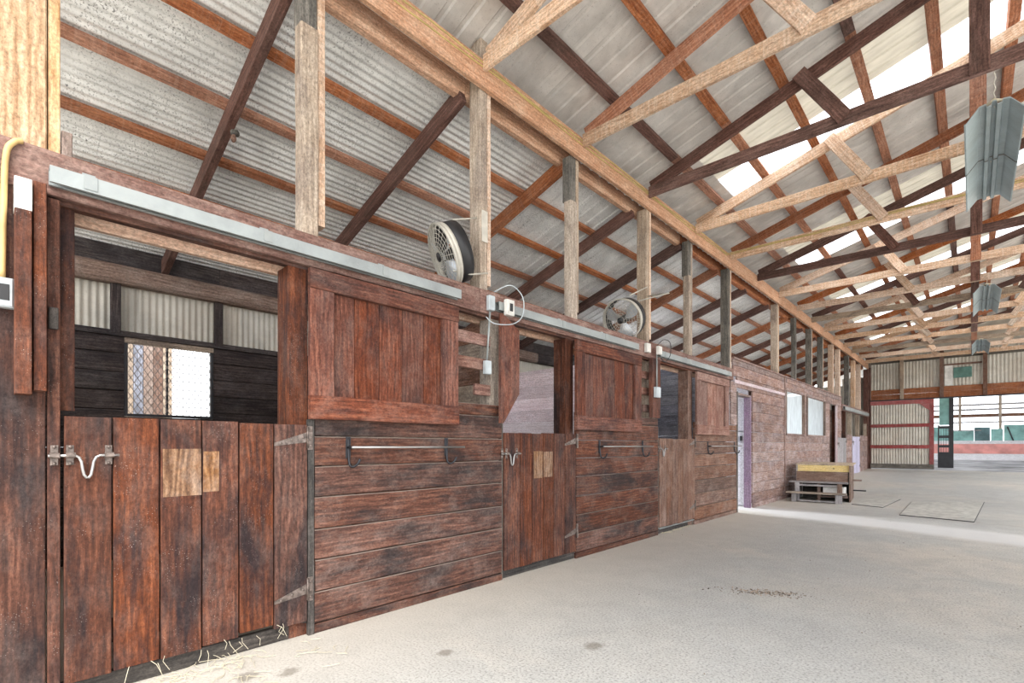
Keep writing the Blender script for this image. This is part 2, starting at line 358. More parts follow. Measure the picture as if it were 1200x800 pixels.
# ---------------------------------------------------------------- nave roof
PN = .292; RX = 5.0
def zr(x): return 4.90 + PN * (x if x <= RX else 2 * RX - x)       # underside of sheets
ceil = root('ceiling', (5, 12, 5), kind='structure')
SW = .8
def sheet_mat(y):
    for s in (7.2, 11.2, 15.2, 18.4, 21.6):
        if s - .01 <= y < s + .5: return SKYL
        if s - .81 <= y < s - .5: return TANS
    return NAVE
y = -.8
while y < YE - .05:
    w = min(SW, YE - y); mt = sheet_mat(y)
    if mt is NAVE:
        corrugated('roof_sheet', (-.42, y + w, zr(-.42)), (0, -w, 0), (RX + .42, 0, PN * (RX + .42)), .2, .014, NAVE, ceil, 'trap', nv=5, sag=.002)
    else:
        corrugated('roof_sheet', (-.42, y + w, zr(-.42)), (0, -w, 0), (.97, 0, PN * .97), .2, .014, NAVE, ceil, 'trap')
        o = corrugated('skylight_panel' if mt is SKYL else 'aged_panel', (.55, y + w, zr(.55)), (0, -w, 0), (RX - .55, 0, PN * (RX - .55)), .2, .014, mt, ceil, 'trap')
        o['label'] = 'bright translucent roof panel' if mt is SKYL else 'tan aged translucent roof panel'
    mt2 = SKYL if mt is SKYL else NAVE
    corrugated('roof_sheet', (RX, y + w, zr(RX)), (0, -w, 0), (RX, 0, -PN * RX), .2, .014, mt2, ceil, 'trap')
    y += SW
for a in range(-1, 25, 3): box('eave_board', -.45, -.425, max(a, -.8), min(a + 3, YE) - .003, 4.5, 4.79, DKR, ceil)
k = 0
for px in [.4 + .63 * i for i in range(8)] + [5.2 + .66 * i for i in range(8)]:
    sgn = 1 if px < RX else -1
    for (a, b) in ((-.8, 6.1), (6.1, 12.2), (12.2, 18.3), (18.3, YE)):
        beam('purlin', (px, a, zr(px) - .048), (px, b, zr(px) - .048), .1, .06, ORG if k % 6 else DKR, ceil, up=(1, 0, sgn * PN), seg=4); k += 1

# roof trusses
TY = [-.02 + 1.53 * i for i in range(0, 17)]
chordm = [TAN, TAN, TAN, TAN, DKR, TAN, TAN, DKR, TAN, TAN, GREYP, TAN, TAN, TAN, GREYP, TAN, TAN]
raftm = [TAN, TAN, TAN, ORG, DKR, TAN, ORG, DKR, TAN, ORG, DKR, TAN, ORG, DKR, TAN, ORG, DKR]
webm = [TAN, TAN, TAN, TAN, DKR, TAN, TAN, DKR, TAN, TAN, DKR, TAN, TAN, GREYP, TAN, TAN, TAN]
for i, ty in list(enumerate(TY))[2:]:
    cm = {TAN: 'pale', DKR: 'dark brown', GREYP: 'greyish'}[chordm[i]]; rm = {TAN: 'pale', DKR: 'dark brown', ORG: 'orange'}[raftm[i]]
    t = root('roof_truss', (.05, ty, 4.57), '%s roof truss from the near end, %s chord under %s rafters' % (NTH[i - 2], cm, rm), 'roof truss', 'roof trusses over the aisle')
    beam('bottom_chord', (.05, ty, 4.64), (9.95, ty, 4.64), .14, .04, chordm[i], t, seg=4)
    lo = lambda x: 4.67 + PN * (x - .13)
    for s in (0, 1):
        X = (lambda x: x) if s == 0 else (lambda x: 10 - x)
        beam('rafter', (X(.06), ty + .041, lo(.06) + .078), (X(RX - .0), ty + .041, lo(RX) + .078), .15, .04, raftm[i], t, seg=4)
        beam('web', (X(1.84), ty - .041, lo(1.84) + .13), (X(2.26), ty - .041, 4.63), .14, .04, webm[i], t, up=(1, 0, .5))
        beam('web_post', (X(3.27), ty - .041, 4.58), (X(3.27), ty - .041, lo(3.27) + .15), .14, .04, DKR if i % 3 != 2 else ORG, t, up=(1, 0, 0))
        beam('web', (X(4.0), ty - .041, 4.64), (X(4.85), ty - .041, lo(4.85) + .04), .12, .04, webm[i], t, up=(1, 0, -.5))

# plate beams on top of the post row
t = box('plate_beam', .0, .045, -.9, YE - .2, 4.44, 4.68, PEACH, seg=8, jit=.004)
tag(t, 'long pale peach plate board along the aisle side of the post tops', 'beam')
t = root('inner_plate_beam', (-.2, 12, 4.42), 'orange-brown round-edged inner beam behind the post tops', 'beam')
for (a, b) in ((-.9, 3.0), (3.0, 7.5), (7.5, 13.9), (13.9, YE - .2)):
    box('beam_length', -.27, -.15, a, b - .004, 4.42, 4.66, PEACH if a < 7 else ORG, t, seg=4, ch=.03, jit=.004)

# ---------------------------------------------------------------- lean-to roof over the stalls
PL = .33
def zl(x): return 4.58 + PL * (x + .15)
cl = root('ceiling', (-2, 12, 4), kind='structure')
bays = [-.9, 1.56, 3.12, 4.65]
px = [-.1, -.8, -1.39, -1.98, -2.57, -3.16, -3.85]
for a, b in zip(bays[:-1], bays[1:]):
    for p, q in zip(px[:-1], px[1:]):
        corrugated('roof_sheet', (p, a, zl(p)), (q - p, 0, PL * (q - p)), (0, b - a, 0), .067, .008, LEAN, cl, 'sine', seg=6)
y = 4.65
while y < YE - .1:
    w = min(.8, YE - y)
    tr_ = 9.9 < y < 17.2
    if tr_:
        corrugated('roof_sheet', (-2.78, y, zl(-2.78)), (0, w, 0), (2.68, 0, PL * 2.68), .2, .014, LEAN, cl, 'trap')
        corrugated('skylight_panel', (-3.85, y, zl(-3.85)), (0, w, 0), (1.07, 0, PL * 1.07), .2, .014, SKYL, cl, 'trap')  # unseen translucent panel, added low on this roof to brighten the tack room
    else: corrugated('roof_sheet', (-3.85, y, zl(-3.85)), (0, w, 0), (3.75, 0, PL * 3.75), .2, .014, LEAN, cl, 'trap')
    y += .8
k = 0
for p in [-.2, -.8, -1.39, -1.98, -2.57, -3.16, -3.72]:
    for (a, b) in ((-.9, 4.6), (4.6, 10.7), (10.7, 18), (18, YE)):
        beam('purlin', (p, a, zl(p) - .044), (p, b, zl(p) - .044), .085, .05, ORG, cl, up=(1, 0, PL), seg=4)
rl = ['with a bulb socket', 'beside the near fan', 'behind the third post']
for i in range(16):
    ry = 1.47 + 1.53 * i
    t = beam('lean_to_rafter', (-.155, ry - .04, zl(-.155) - .07 - .08), (-3.8, ry - .04, zl(-3.8) - .07 - .08), .155, .065, DKR if i % 3 < 2 else ORG, None, seg=4)
    tag(t, '%s sloping rafter from the left under the stall roof%s' % (NTH[i], (' ' + rl[i]) if i < 3 else ''), 'rafter', 'rafters under the lean-to roof')

# ---------------------------------------------------------------- outer wall of the stalls (x = -3.6)
wo = root('wall_outer', (-3.62, 12, 0), kind='structure')
XO = -3.62
wins = [(1.09, 1.90), (4.1, 6.0), (7.6, 8.8), (11.0, 13.0), (13.6, 15.6), (16.0, 17.4)]  # last three unseen, added to light the tack room; second widened for light
z = 0.0; r = 0
while z < 2.44:
    z1 = min(z + .205, 2.46)
    segs = []; a = -.9
    for (w0, w1) in wins:
        if z1 > 1.6 and z < 2.4: segs.append((a, w0 - .03)); a = w1 + .03
    segs.append((a, YE))
    for (a, b) in segs:
        while a < b - .01:
            e = min(b, a + 4.2); 
            if b - e < .4: e = b
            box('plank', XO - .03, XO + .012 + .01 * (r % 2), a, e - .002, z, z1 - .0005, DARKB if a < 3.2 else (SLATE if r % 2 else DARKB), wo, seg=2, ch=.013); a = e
    z += .205; r += 1
for (a, b) in [(-.9 + 1.05 * i, -.9 + 1.05 * (i + 1)) for i in range(25)]:
    corrugated('siding_sheet', (XO - .03, a, 2.46), (0, min(b, YE) - a, 0), (0, 0, .56), .067, .009, SIDE, wo, 'sine', seg=6)
for yy in [-.4, .98, 1.98, 2.9, 4.15, 6.4, 9, 10.6, 13.3, 15.8, 18, 20, 22, 24]:
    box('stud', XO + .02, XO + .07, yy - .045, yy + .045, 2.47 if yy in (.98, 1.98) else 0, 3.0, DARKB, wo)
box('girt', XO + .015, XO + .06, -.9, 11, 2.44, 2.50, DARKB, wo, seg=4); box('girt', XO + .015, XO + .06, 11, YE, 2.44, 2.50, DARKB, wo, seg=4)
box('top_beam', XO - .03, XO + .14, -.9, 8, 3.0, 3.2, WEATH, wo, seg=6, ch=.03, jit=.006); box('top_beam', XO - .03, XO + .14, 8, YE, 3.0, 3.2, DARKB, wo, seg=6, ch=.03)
for (w0, w1) in wins:
    box('plank', XO - .018, XO + .006, w0 - .03, w1 + .03, 1.436, 1.568, DARKB, wo); box('plank', XO - .018, XO + .006, w0 - .03, w1 + .03, 2.441, 2.459, DARKB, wo)
for a in range(-1, 25, 3): box('eave_block', XO - .02, XO + .02, max(a, -.9), min(a + 3, YE) - .003, 3.2, 3.43, DARKB, wo)
for n, (w0, w1) in enumerate(wins):
    wn = root('window_%d' % (n + 1), (XO, (w0 + w1) / 2, 1.58), kind='structure')
    za, zb = 1.60, 2.41
    box('window_frame', XO - .03, XO + .03, w0 - .03, w0, za - .03, zb, BLKW, wn); box('window_frame', XO - .03, XO + .03, w1, w1 + .03, za - .03, zb, BLKW, wn)
    box('window_frame', XO - .03, XO + .03, w0, w1, za - .03, za, BLKW, wn); box('window_head', XO - .03, XO + .035, w0 - .03, w1 + .03, zb - .03, zb + .03, GREYP, wn)
    g = []
    if n < 2:
        W_, H_ = w1 - w0, zb - .03 - za; st = .062
        for s in (1, -1):
            c0 = -H_
            while c0 < W_ + (H_ if s < 0 else 0):
                # line y = c0 + s*1.0*z/1.6 (tall diamonds)
                pts = []
                for q in (0.0, 1.0):
                    pass
                sl = .62 * s; z0_, z1_ = 0.0, H_
                ya, yb = c0, c0 + sl * H_
                def clipz(yv): return (yv - c0) / sl
                lo_, hi_ = sorted((clipz(0), clipz(W_)))
                z0_ = max(0, lo_); z1_ = min(H_, hi_)
                if z1_ - z0_ > .01:
                    g.append(tubegeo([(XO + .02 + .002 * s, w0 + c0 + sl * z0_, za + z0_), (XO + .02 + .002 * s, w0 + c0 + sl * z1_, za + z1_)], .0042, 4))
                c0 += st
        merge('wire_mesh', g, STEEL, wn)
    box('window_pane_frame', XO - .028, XO - .012, w0 + .36, w0 + .385, za, zb - .03, BLKW, wn)
# shed wall outside, glimpsed through the first window
t = root('wall_shed', (-6.5, .5, 0), kind='structure')
for i in range(6):
    box('plank', -6.5 - .02 * (i % 2), -6.46, 1.36 + .13 * i, 1.485 + .13 * i, -.05, 3.6, [BRN, GREYP, SLATE, WEATH][i % 4], t)

# partitions between stalls
def partition(nm, y, x0, x1, ztop, mats, slope=0):
    t = root(nm, (x0, y, 0), kind='structure'); z = 0; r = 0
    while z < ztop - .02:
        z1 = min(z + .205, ztop); box('plank', x0, x1, y - .018, y + .018, z + .0005, z1 - .0005, mats[r % len(mats)], t, seg=3, ch=.005); z += .205; r += 1
    return t
partition('wall_stall', -.02, -3.58, -.02, 2.4, [DARKB])
partition('wall_stall', 3.32, -3.58, -.16, 2.43, [GREYP, BRN])
partition('wall_stall', 6.42, -3.58, -.16, 2.52, [LILAC])
partition('wall_stall', 9.5, -3.58, -.16, 2.8, [SLATE])
partition('wall_stall', 17.6, -3.58, -.16, 2.8, [WHITEW])
partition('wall_stall', 20.5, -3.58, -.16, 2.5, [WEATH])
partition('wall_stall', 10.72, -3.58, -.14, 2.8, [WHITEW])

# ---------------------------------------------------------------- stall front
wl = root('wall_left', (0, 12, 0), kind='structure')
ZJ = [.065, .274, .486, .69, .905, 1.11, 1.31, 1.515, 1.62]
DUSTM = plain('settled_dust', (.2, .155, .13), .95)
def dusty(o, seg):
    o.data.materials.append(DUSTM)
    for i in range(seg): o.data.polygons[i * 8 + 6].material_index = 1
def stall_panel(y0, y1, mat, zj=ZJ, g0=0.0):
    box('base_board', 0, .03, y0, y1, g0, g0 + .06, mat, wl, seg=4)
    for a, b in zip(zj[:-1], zj[1:]):
        dusty(box('plank', -.004 + R(-.002, .002), .028 + R(-.003, .003), y0 + R(0, .006), y1 - R(0, .004), g0 + a + .003, g0 + b - .003, mat, wl, seg=6, jit=.0016, ch=.0055), 6)
# near pier
box('pier_board', -.01, .03, -.45, .2, 0, 2.46, RED, wl, seg=5)
box('jamb', 0, .028, .206, .252, 0, 2.42, RED, wl); box('jamb', -.06, -.03, .25, .31, 1.42, 2.42, RED, wl)
box('sill_board', -.05, -.005, .25, 1.46, 0, .09, SILL, wl, seg=4)
box('jamb', 0, .036, 1.456, 1.497, 0, 1.42, SILL, wl)
stall_panel(1.5, 3.285, PANEL)
box('jamb', -.03, .02, 3.287, 3.308, 0, 1.5, DGREY, wl)
box('sill_board', -.05, -.0, 3.31, 4.455, 0, .09, SILL, wl, seg=4)
stall_panel(4.46, 6.40, PANEL)
box('jamb', -.03, .02, 6.402, 6.428, 0, 1.5, DGREY, wl)
stall_panel(7.64, 9.53, BRN)
box('sill_board', -.05, -.012, 6.43, 7.64, 0, .07, SILL, wl); box('threshold', -.005, .03, 6.44, 7.62, .075, .09, GALV, wl)
box('latch_catch', .029, .05, .21, .245, 1.80, 1.90, SILL, wl, seg=1)
# door posts beside each opening (below the header)
for (a, b) in ((1.34, 1.47), (4.31, 4.45), (7.47, 7.62)):
    box('door_post', -.17, -.006, a, b, 0 if a > 99 else 0.0, 2.41, RED if a < 7 else BRN, wl, seg=3)
for (a, b) in ((3.17, 3.28), (6.25, 6.38)):
    box('door_post', -.15, -.006, a, b, 0, 2.41, GREYP, wl)
# slatted gap boards between shutter and guide board
for y0, y1 in ((2.6, 3.2), (5.75, 6.27)):
    for (a, b) in ((2.15, 2.25), (1.93, 2.03)):
        box('slat', -.035, -.008, y0, y1, a, b, HEAD, wl)
    box('slat', -.035, -.008, y1 - .22, y1, 1.70, 1.80, HEAD, wl)

# header: board, soffit and inner board
for n, (a, b) in enumerate(((-.45, 3.0), (3.0, 6.3), (6.3, 9.34))):
    t = root('trim_%d' % (n + 1), (0, a, 2.42), kind='structure')
    box('header_board', .0, .04, a, b - .004, 2.43, 2.64, HEAD, t, seg=6, jit=.003)
    box('lower_board', -.06, -.002, a, b - .004, 2.41, 2.52, RED, t, seg=4)
    box('inner_board', -.21, -.17, a, b - .004, 2.39, 2.6, PEACH, t, seg=4)

def track(y0, y1, lab, z0=2.47, z1=2.545):
    t = root('shutter_track', (.08, y0, z0), lab, 'track', 'galvanised shutter tracks on the header')
    # folded C-section, open below
    prof = [(.045, z1), (.108, z1), (.108, z0), (.092, z0), (.092, z0 + .006), (.102, z0 + .006), (.102, z1 - .006), (.051, z1 - .006), (.051, z0 + .006), (.062, z0 + .006), (.062, z0), (.045, z0)]
    prism('rail', prof, 1, y0, y1, GALV, t)
    yy = y0 + .12
    while yy < y1:
        prism('bracket', [(.04, z1 + .035), (.046, z1 + .035), (.046, z1 + .001), (.112, z1 + .001), (.112, z0 + .01), (.109, z0 + .01), (.109, z1 - .002), (.04, z1 - .002)], 1, yy, yy + .05, GALV, t)
        yy += .82
track(.21, 2.72, 'galvanised track over the first stall door and shutter')
track(3.17, 5.72, 'galvanised track over the second stall door and shutter')
track(6.32, 9.05, 'galvanised track over the third stall door and shutter')

# guide boards (stand-off stops at the end of each track)
t = root('guide_board', (.05, .14, 1.48), 'short dark stand-off board with white painted top, left of the first door', 'board')
box('backing', .031, .11, .155, .2, 1.5, 2.45, RED, t); box('face_board', .035, .135, .095, .15, 1.48, 2.3, RED, t); box('white_top', .036, .136, .094, .151, 2.3, 2.44, WPATCH, t)
t = prism('guide_board', [(3.19, 2.44), (3.22, 2.44), (3.43, 2.32), (3.43, 1.73), (3.22, 1.45), (3.19, 1.45)], 0, .08, .115, REDL, upright=True)
tag(t, 'red-brown guide board with clipped corners between the first shutter and second door', 'board')
t = box('guide_board', .045, .1, 6.10, 6.33, 1.62, 2.42, REDL); tag(t, 'square-ended red-brown guide board left of the third stall door', 'board')

# ---------------------------------------------------------------- stall doors
def hinge(par, y, z, flip=False, mat=STEEL):
    s = -1
    par = prism('strap_hinge', [(y, z + .045), (y, z - .02), (y - .21, z - .045), (y - .21, z - .055 + .03)], 0, .037, .041, mat, par)
    h = box('hinge_plate', .037, .043, y, y + .035, z - .07, z + .085, mat, par, seg=1)
    tube('hinge_pin', [(.045, y, z - .06), (.045, y, z + .08)], .008, mat, par, 6)
    g = [ellips((.042, y - dy, z + dz), (.005, .009, .009), 6, 4) for dy, dz in ((.03, .01), (.1, -.008), (.17, -.03))] + [ellips((.044, y + .018, z + q), (.005, .008, .008), 6, 4) for q in (-.045, .0, .055)]
    merge('hinge_bolts', g, mat, par, True)
def slide_bolt(par, y, z, L=.33):
    e = y - .03
    pts = [(.055, e + a, z + b) for a, b in ((-.055, 0), (.042, 0), (.055, -.008), (.064, -.03), (.068, -.065), (.074, -.095), (.083, -.108), (.092, -.108), (.1, -.095), (.105, -.065), (.11, -.03), (.12, -.008), (.135, 0), (.21, 0))]
    tube('latch_bolt', pts, .0065, BRIGHT, par, 8)
    for yy in (e - .032, e + .025, e + .17):
        lp = box('latch_plate', .035, .038, yy - .014, yy + .014, z - .045, z + .05, STEEL, par, seg=1, ch=.001)
        box('latch_keeper', .0385, .064, yy - .018, yy + .018, z - .012, z + .014, STEEL, lp, seg=1, ch=.006)
        merge('latch_screws', [ellips((.04, yy, z + .042), (.007, .009, .009), 6, 4), ellips((.04, yy, z - .038), (.007, .009, .009), 6, 4)], STEEL, lp, True)
def stall_door(edges, z0, ztop, mat, lab, latch_z=1.2, bottoms=None, g0=0.0, hinges=True, patch=None):
    d = root('stall_door', (0, edges[0], z0 + g0), lab, 'door', 'lower stall doors along the aisle')
    for i, (a, b) in enumerate(zip(edges[:-1], edges[1:])):
        box('plank', .0, .034 + R(-.002, .003), a + .0035, b - .0035, g0 + z0 + (bottoms[i] if bottoms else R(-.008, .008)), g0 + ztop + R(-.006, .004), mat, d, seg=6, jit=.0012, ch=.004)
    for zz in (.3, 1.25): box('batten', -.032, -.001, edges[0] + .03, edges[-1] - .03, g0 + zz - .06, g0 + zz + .06, mat, d)
    if hinges:
        hinge(d, edges[-1] - .004, g0 + 1.29); hinge(d, edges[-1] - .004, g0 + .3)
        slide_bolt(d, edges[0] + .03, g0 + latch_z)
    if patch:
        for (a, b, c_, e) in patch:
            o = box('bare_patch', .0355, .0378, a, b, c_, e, BARE, d, seg=1, ch=.0006); o['label'] = 'bare unpainted square left by a removed sign'
    return d
stall_door([.262, .448, .648, .845, 1.038, 1.238, 1.452], .10, 1.388, RED, 'nearest stall door, dark red-brown planks with a bare square patch', patch=[(.66, .841, .97, 1.23), (.85, .93, .985, 1.215)], bottoms=[0, .005, .0, .01, .03, .0])
stall_door([3.312, 3.53, 3.71, 3.88, 4.06, 4.25, 4.452], .085, 1.37, RED, 'second stall door from the left, red-brown planks with a plywood square', latch_z=1.17, patch=[(3.73, 3.873, .92, 1.19), (3.887, 4.03, .925, 1.185)])
stall_door([6.432, 6.66, 6.85, 7.03, 7.2, 7.36, 7.63], .10, 1.345, BRN, 'third stall door, narrow plain light brown door before the doorway', latch_z=1.2)

# ---------------------------------------------------------------- shutters
def shutter(y0, y1, mat, lab, n=5, x=.05, z0=1.42, z1=2.40):
    s = root('stall_shutter', (x, y0, z0), lab, 'shutter', 'framed plank shutters on the stall front')
    sw = .165
    box('stile', x + .012, x + .045, y0, y0 + sw, z0 + .155, z1 - .13, mat, s, seg=3); box('stile', x + .012, x + .045, y1 - sw, y1, z0 + .155, z1 - .13, mat, s, seg=3)
    box('rail', x + .012, x + .05, y0, y1, z1 - .128, z1, mat, s, seg=4, jit=.002); box('rail', x + .012, x + .052, y0, y1, z0, z0 + .155, mat, s, seg=4, jit=.002)
    a = y0 + .02; w = (y1 - y0 - .04) / (n + 1.4)
    e = y0 + sw - .03; w = (y1 - y0 - 2 * sw + .06) / n
    for i in range(n): box('plank', x - .012, x + .01, e + i * w + .002, e + (i + 1) * w - .002, z0 + .05, z1 - .05, mat, s, seg=3)
    return s
shutter(1.44, 2.70, REDL, 'large red-brown framed plank shutter right of the nearest door')
shutter(4.38, 5.81, REDL, 'middle framed plank shutter, reddish, below the far fan')
shutter(7.57, 8.96, HEAD, 'third and palest framed plank shutter, next to the doorway', n=3)

# ---------------------------------------------------------------- blanket bars
def blanket_bar(y0, y1, lab, mat2=BRIGHT):
    b = root('blanket_bar', (.03, y0, 1.2), lab, 'rack', 'blanket bars on the stall panels')
    tube('rod', [(.1, y0 - .01, 1.235), (.1, y1, 1.235)], .008, mat2, b, 8)
    for yy in (y0, y0 + (y1 - y0) * .86):
        pts = [(.034, yy, 1.30), (.036, yy, 1.2), (.05, yy, 1.12), (.075, yy + .012, 1.10), (.1, yy + .035, 1.12), (.105, yy + .05, 1.155)]
        tube('hook', curve_pts(pts, 3), .009, IRON, b, 6)
        tube('bracket_arm', [(.034, yy, 1.235), (.1, yy, 1.235)], .010, IRON, b, 6)
        box('wall_plate', .029, .036, yy - .018, yy + .018, 1.16, 1.31, IRON, b, seg=1)
blanket_bar(1.74, 2.76, 'black bracket blanket bar with long steel rod on the first stall panel')
blanket_bar(4.92, 6.12, 'blanket bar with steel rod on the second stall panel')
blanket_bar(8.16, 9.6, 'blanket bar on the third stall panel, its rod reaching the doorway')

# ---------------------------------------------------------------- posts above the header
# (right edge y, base z)
posts = [(1.57, 2.64, GREYP, 'with a shorter timber nailed to its front', 1), (3.17, 2.64, GREYP, 'beside the near fan', 0), (4.55, 2.64, GREYP, 'between the two fans', 1), (6.25, 2.64, GREYP, 'carrying the far fan', 0),
         (7.64, 2.64, GREYP, 'behind the third stall door track', 1), (9.33, 2.60, DGREY, 'at the end of the third track', 0), (12.39, 2.84, GREYP, 'over the solid wall left of the windows', 0), (13.97, 2.84, DGREY, 'over the left pane of the wall window', 1),
         (15.6, 2.84, DGREY, 'over the right pane of the wall window', 0), (17.0, 2.84, DGREY, 'right of the wall window', 0), (18.5, 2.84, TAN, 'over the dark doorway', 0), (19.55, 2.84, TAN, 'at the end of the solid wall', 0),
         (21.2, .2, DGREY, 'past the solid wall, dark', 0), (22.5, .2, TAN, 'pale, near the far track', 0), (23.7, .22, TAN, 'next to the far corner', 0)]
for i, (ye, zb, m, d, ext) in enumerate(posts):
    zb = 2.66 if zb < 1 else zb
    t = root('timber_post', (-.07, ye - .07, zb), '%s rough timber post of the row, %s' % (NTH[i], d), 'post', 'posts standing on the stall front')
    w = .135
    if ext == 1:
        zt = {0: 4.04, 2: 3.95, 4: 3.9, 7: 4.0}[i]
        box('lower_timber', -.1, -.0, ye - w - .01, ye - .025, zb + .002, zt, m, t, seg=6, jit=.003, ch=.008)
        box('upper_timber', -.12, -.02, ye - .023, ye + .03, zb + .1, 4.44, TAN if i == 0 else m, t, seg=4, ch=.005)
        box('upper_timber', -.12, -.02, ye - w - .01, ye - .03, zt + .003, 4.44, DGREY, t, seg=2, ch=.005)
    else:
        box('timber', -.145, -.0, ye - w, ye - .045, zb + .002, 4.9 if i == 1 else 4.45, m, t, seg=6, jit=.003, ch=.008)
        box('side_board', -.12, -.0, ye - .043, ye, zb + .06, 4.44, TAN if i < 12 else m, t, seg=5, ch=.004)
t = root('corner_post', (.0, .1, 2.64), 'big pale yellow fir post at the top left with wavy grain', 'post')
box('face_timber', -.16, .0, -.4, .208, 2.645, 4.44, FIR, t, seg=5, ch=.006); box('side_board', -.14, -.01, .212, .255, 2.66, 4.44, FIR, t, seg=5)
box('block', -.06, -.015, .26, .30, 2.645, 2.78, WEATH, t)

# ---------------------------------------------------------------- tack room wall beyond the third stall
GZ0 = 0
zt = 2.84
rows = []
z = .09
while z < zt - .02:
    rows.append((z, min(z + .203, zt))); z += .203
holes = [(9.56, 10.46, 0, 2.23), (12.78, 14.6, 1.53, 2.54), (14.82, 17.1, 1.53, 2.54), (17.72, 18.78, 0, 2.52)]
def clip_rows(y0, y1, rows, holes):
    for (a, b) in rows:
        segs = [(y0, y1)]
        for (h0, h1, ha, hb) in holes:
            if b > ha + .06 and a < hb - .06:
                ns = []
                for (s, e) in segs:
                    if h1 <= s or h0 >= e: ns.append((s, e)); continue
                    if h0 > s: ns.append((s, h0))
                    if h1 < e: ns.append((h1, e))
                segs = ns
        for (s, e) in segs:
            while s < e - .02:
                q = min(e, s + R(2.8, 4.2))
                if e - q < .5: q = e
                box('plank', -.004 + R(-.003, .003), .026 + R(-.003, .003), s + .002, q - .002, a + .003, b - .003, PINK, wl, seg=3, ch=.004); s = q
clip_rows(9.36, 19.6, rows, [(9.30, 9.56, 0, 2.42)] + holes)
for q in range(4): box('plank', .0, .027, 9.24, 9.54, 1.623 + q * .2, 1.819 + q * .2, PINK, wl)
box('base_board', 0, .032, 10.5, 17.68, 0, .09, PINK, wl, seg=6); box('cap_board', -.06, .04, 9.36, 19.6, zt, zt + .035, PINK, wl, seg=6)
box('casing', .0, .034, 9.55, 9.59, 0, 2.25, DGREY, wl)
box('trim_board', .027, .04, 9.4, 12.7, 2.4, 2.46, LILAC, wl); box('trim_board', .027, .042, 12.7, 12.77, .1, 2.83, PINK, wl)
for n, (a, b) in enumerate(((12.80, 14.60), (14.84, 17.10))):
    wn = root('window_%d' % (n + 7), (0, a, 1.53), kind='structure')
    for (p, q, r_, s) in ((a, a + .09, 1.53, 2.54), (b - .09, b, 1.53, 2.54)): box('window_frame', -.03, .045, p, q, r_, s, WEATH, wn)
    box('window_frame', -.03, .045, a, b, 2.54, 2.6, PINK, wn); box('window_sill', -.03, .06, a, b, 1.49, 1.53, PINK, wn)
    link('window_pane', [(-.012, a + .09, 1.53), (-.012, b - .09, 1.53), (-.012, b - .09, 2.54), (-.012, a + .09, 2.54)], [(0, 1, 2, 3)], bpy.data.materials.get('hazy_pane') or translucent('hazy_pane', (.9, .98, 1.), .3, .85), wn)
d1 = root('door_1', (0, 9.56, 0), kind='structure')
box('door_frame', -.13, .0, 10.41, 10.455, 0, 2.23, PURP, d1); d1.children[0]['label'] = 'purple painted door frame board'
for i in range(3): box('purple_batten', -.1, -.04, 10.396, 10.408, .45 + i * .7, .51 + i * .7, PURP, d1)
box('door_head', -.15, .0, 9.57, 10.40, 2.2, 2.24, PINK, d1)
t = root('door_2', (-.6, 10.66, 0), kind='structure')
for (z0_, z1_) in ((.02, 1.52), (1.545, 2.2)):
    for i in range(5): box('white_plank', -1.1 + i * .21, -.893 + i * .21, 10.64, 10.67, z0_, z1_, WHITEW, t)
for yy in (-.38, -.27): box('door_handle', yy, yy + .035, 10.61, 10.638, 1.34, 1.44, BLACK, t, seg=1)
box('casing', -.02, .034, 17.68, 17.72, .05, 2.54, PINK, wl); box('casing', -.02, .034, 18.78, 18.86, .05, 2.54, LILAC, wl)
t = root('door_3', (-.1, 17.75, .05), kind='structure')
for i in range(5): box('plank', -.34 + .0, -.3, 17.74 + i * .207, 17.942 + i * .207, .06, 2.5, RED, t)

# far stalls
g = .15
for (a, b, m) in ((20.45, 21.6, PINK), (23.3, 25.3, PINK)):
    z = .05
    while z < 1.45: box('plank', 0, .026, a, b, g + z, g + z + .2, m, wl, seg=2); z += .205
stall_door([18.95, 19.25, 19.55, 19.85, 20.1, 20.42], .03, 1.4, GREYB, 'grey weathered far stall door just past the dark doorway', g0=.1)
stall_door([21.65, 22.0, 22.4, 22.8, 23.25], .03, 1.4, LAVW, 'lavender painted stall door nearest the end wall', g0=.17)
for (a, b) in ((18.88, 18.94), (20.44, 20.56), (21.58, 21.64), (23.27, 23.4), (25.2, 25.35)): box('door_post', -.13, .0, a, b, .1, 2.55, RED if a < 21 else GREYP, wl)
track(19.75, 25.0, 'short galvanised track on the stalls nearest the end wall', 2.45, 2.56)
t = root('trim_4', (0, 19.6, 2.45), kind='structure'); box('header_board', .0, .04, 19.62, 25.35, 2.42, 2.64, HEAD, t, seg=4)
t = box('corner_timber', -.12, .04, 25.2, 25.38, .27, 4.42, DKR, seg=3); tag(t, 'dark red-brown timber in the corner by the end wall', 'post')

# ---------------------------------------------------------------- end wall
we = root('wall_end', (5, YE, 3), kind='structure')
for (a, b) in [(-.0 + 1.05 * i, 1.05 * (i + 1)) for i in range(10)]:
    b = min(b, 10)
    corrugated('siding_sheet', (a, YE + .03, 3.5), (b - a, 0, 0), (0, 0, 1.42), .1, .012, SIDE, we, 'sine', seg=6)
box('header_plank', .04, 5, YE - .05, YE, 3.12, 3.33, ORG, we, seg=4); box('header_plank', .04, 5, YE - .045, YE + .005, 3.335, 3.54, ORG, we, seg=4)
box('header_plank', 5, 10, YE - .05, YE, 3.12, 3.54, ORG, we, seg=4)
box('rail', .04, 10, YE - .03, YE + .0, 4.62, 4.72, DGREY, we, seg=4)
for px_ in (.06, 1.14, 2.36, 3.58, 4.9, 6.2, 7.5, 8.8): box('stud', px_ - .06, px_ + .06, YE - .13, YE - .055, 3.1, 4.95, GREYP if px_ < 2 else BRN, we)
box('corner_stud', -.02, .12, YE - .14, YE + .02, .27, 4.5, DKR, we)
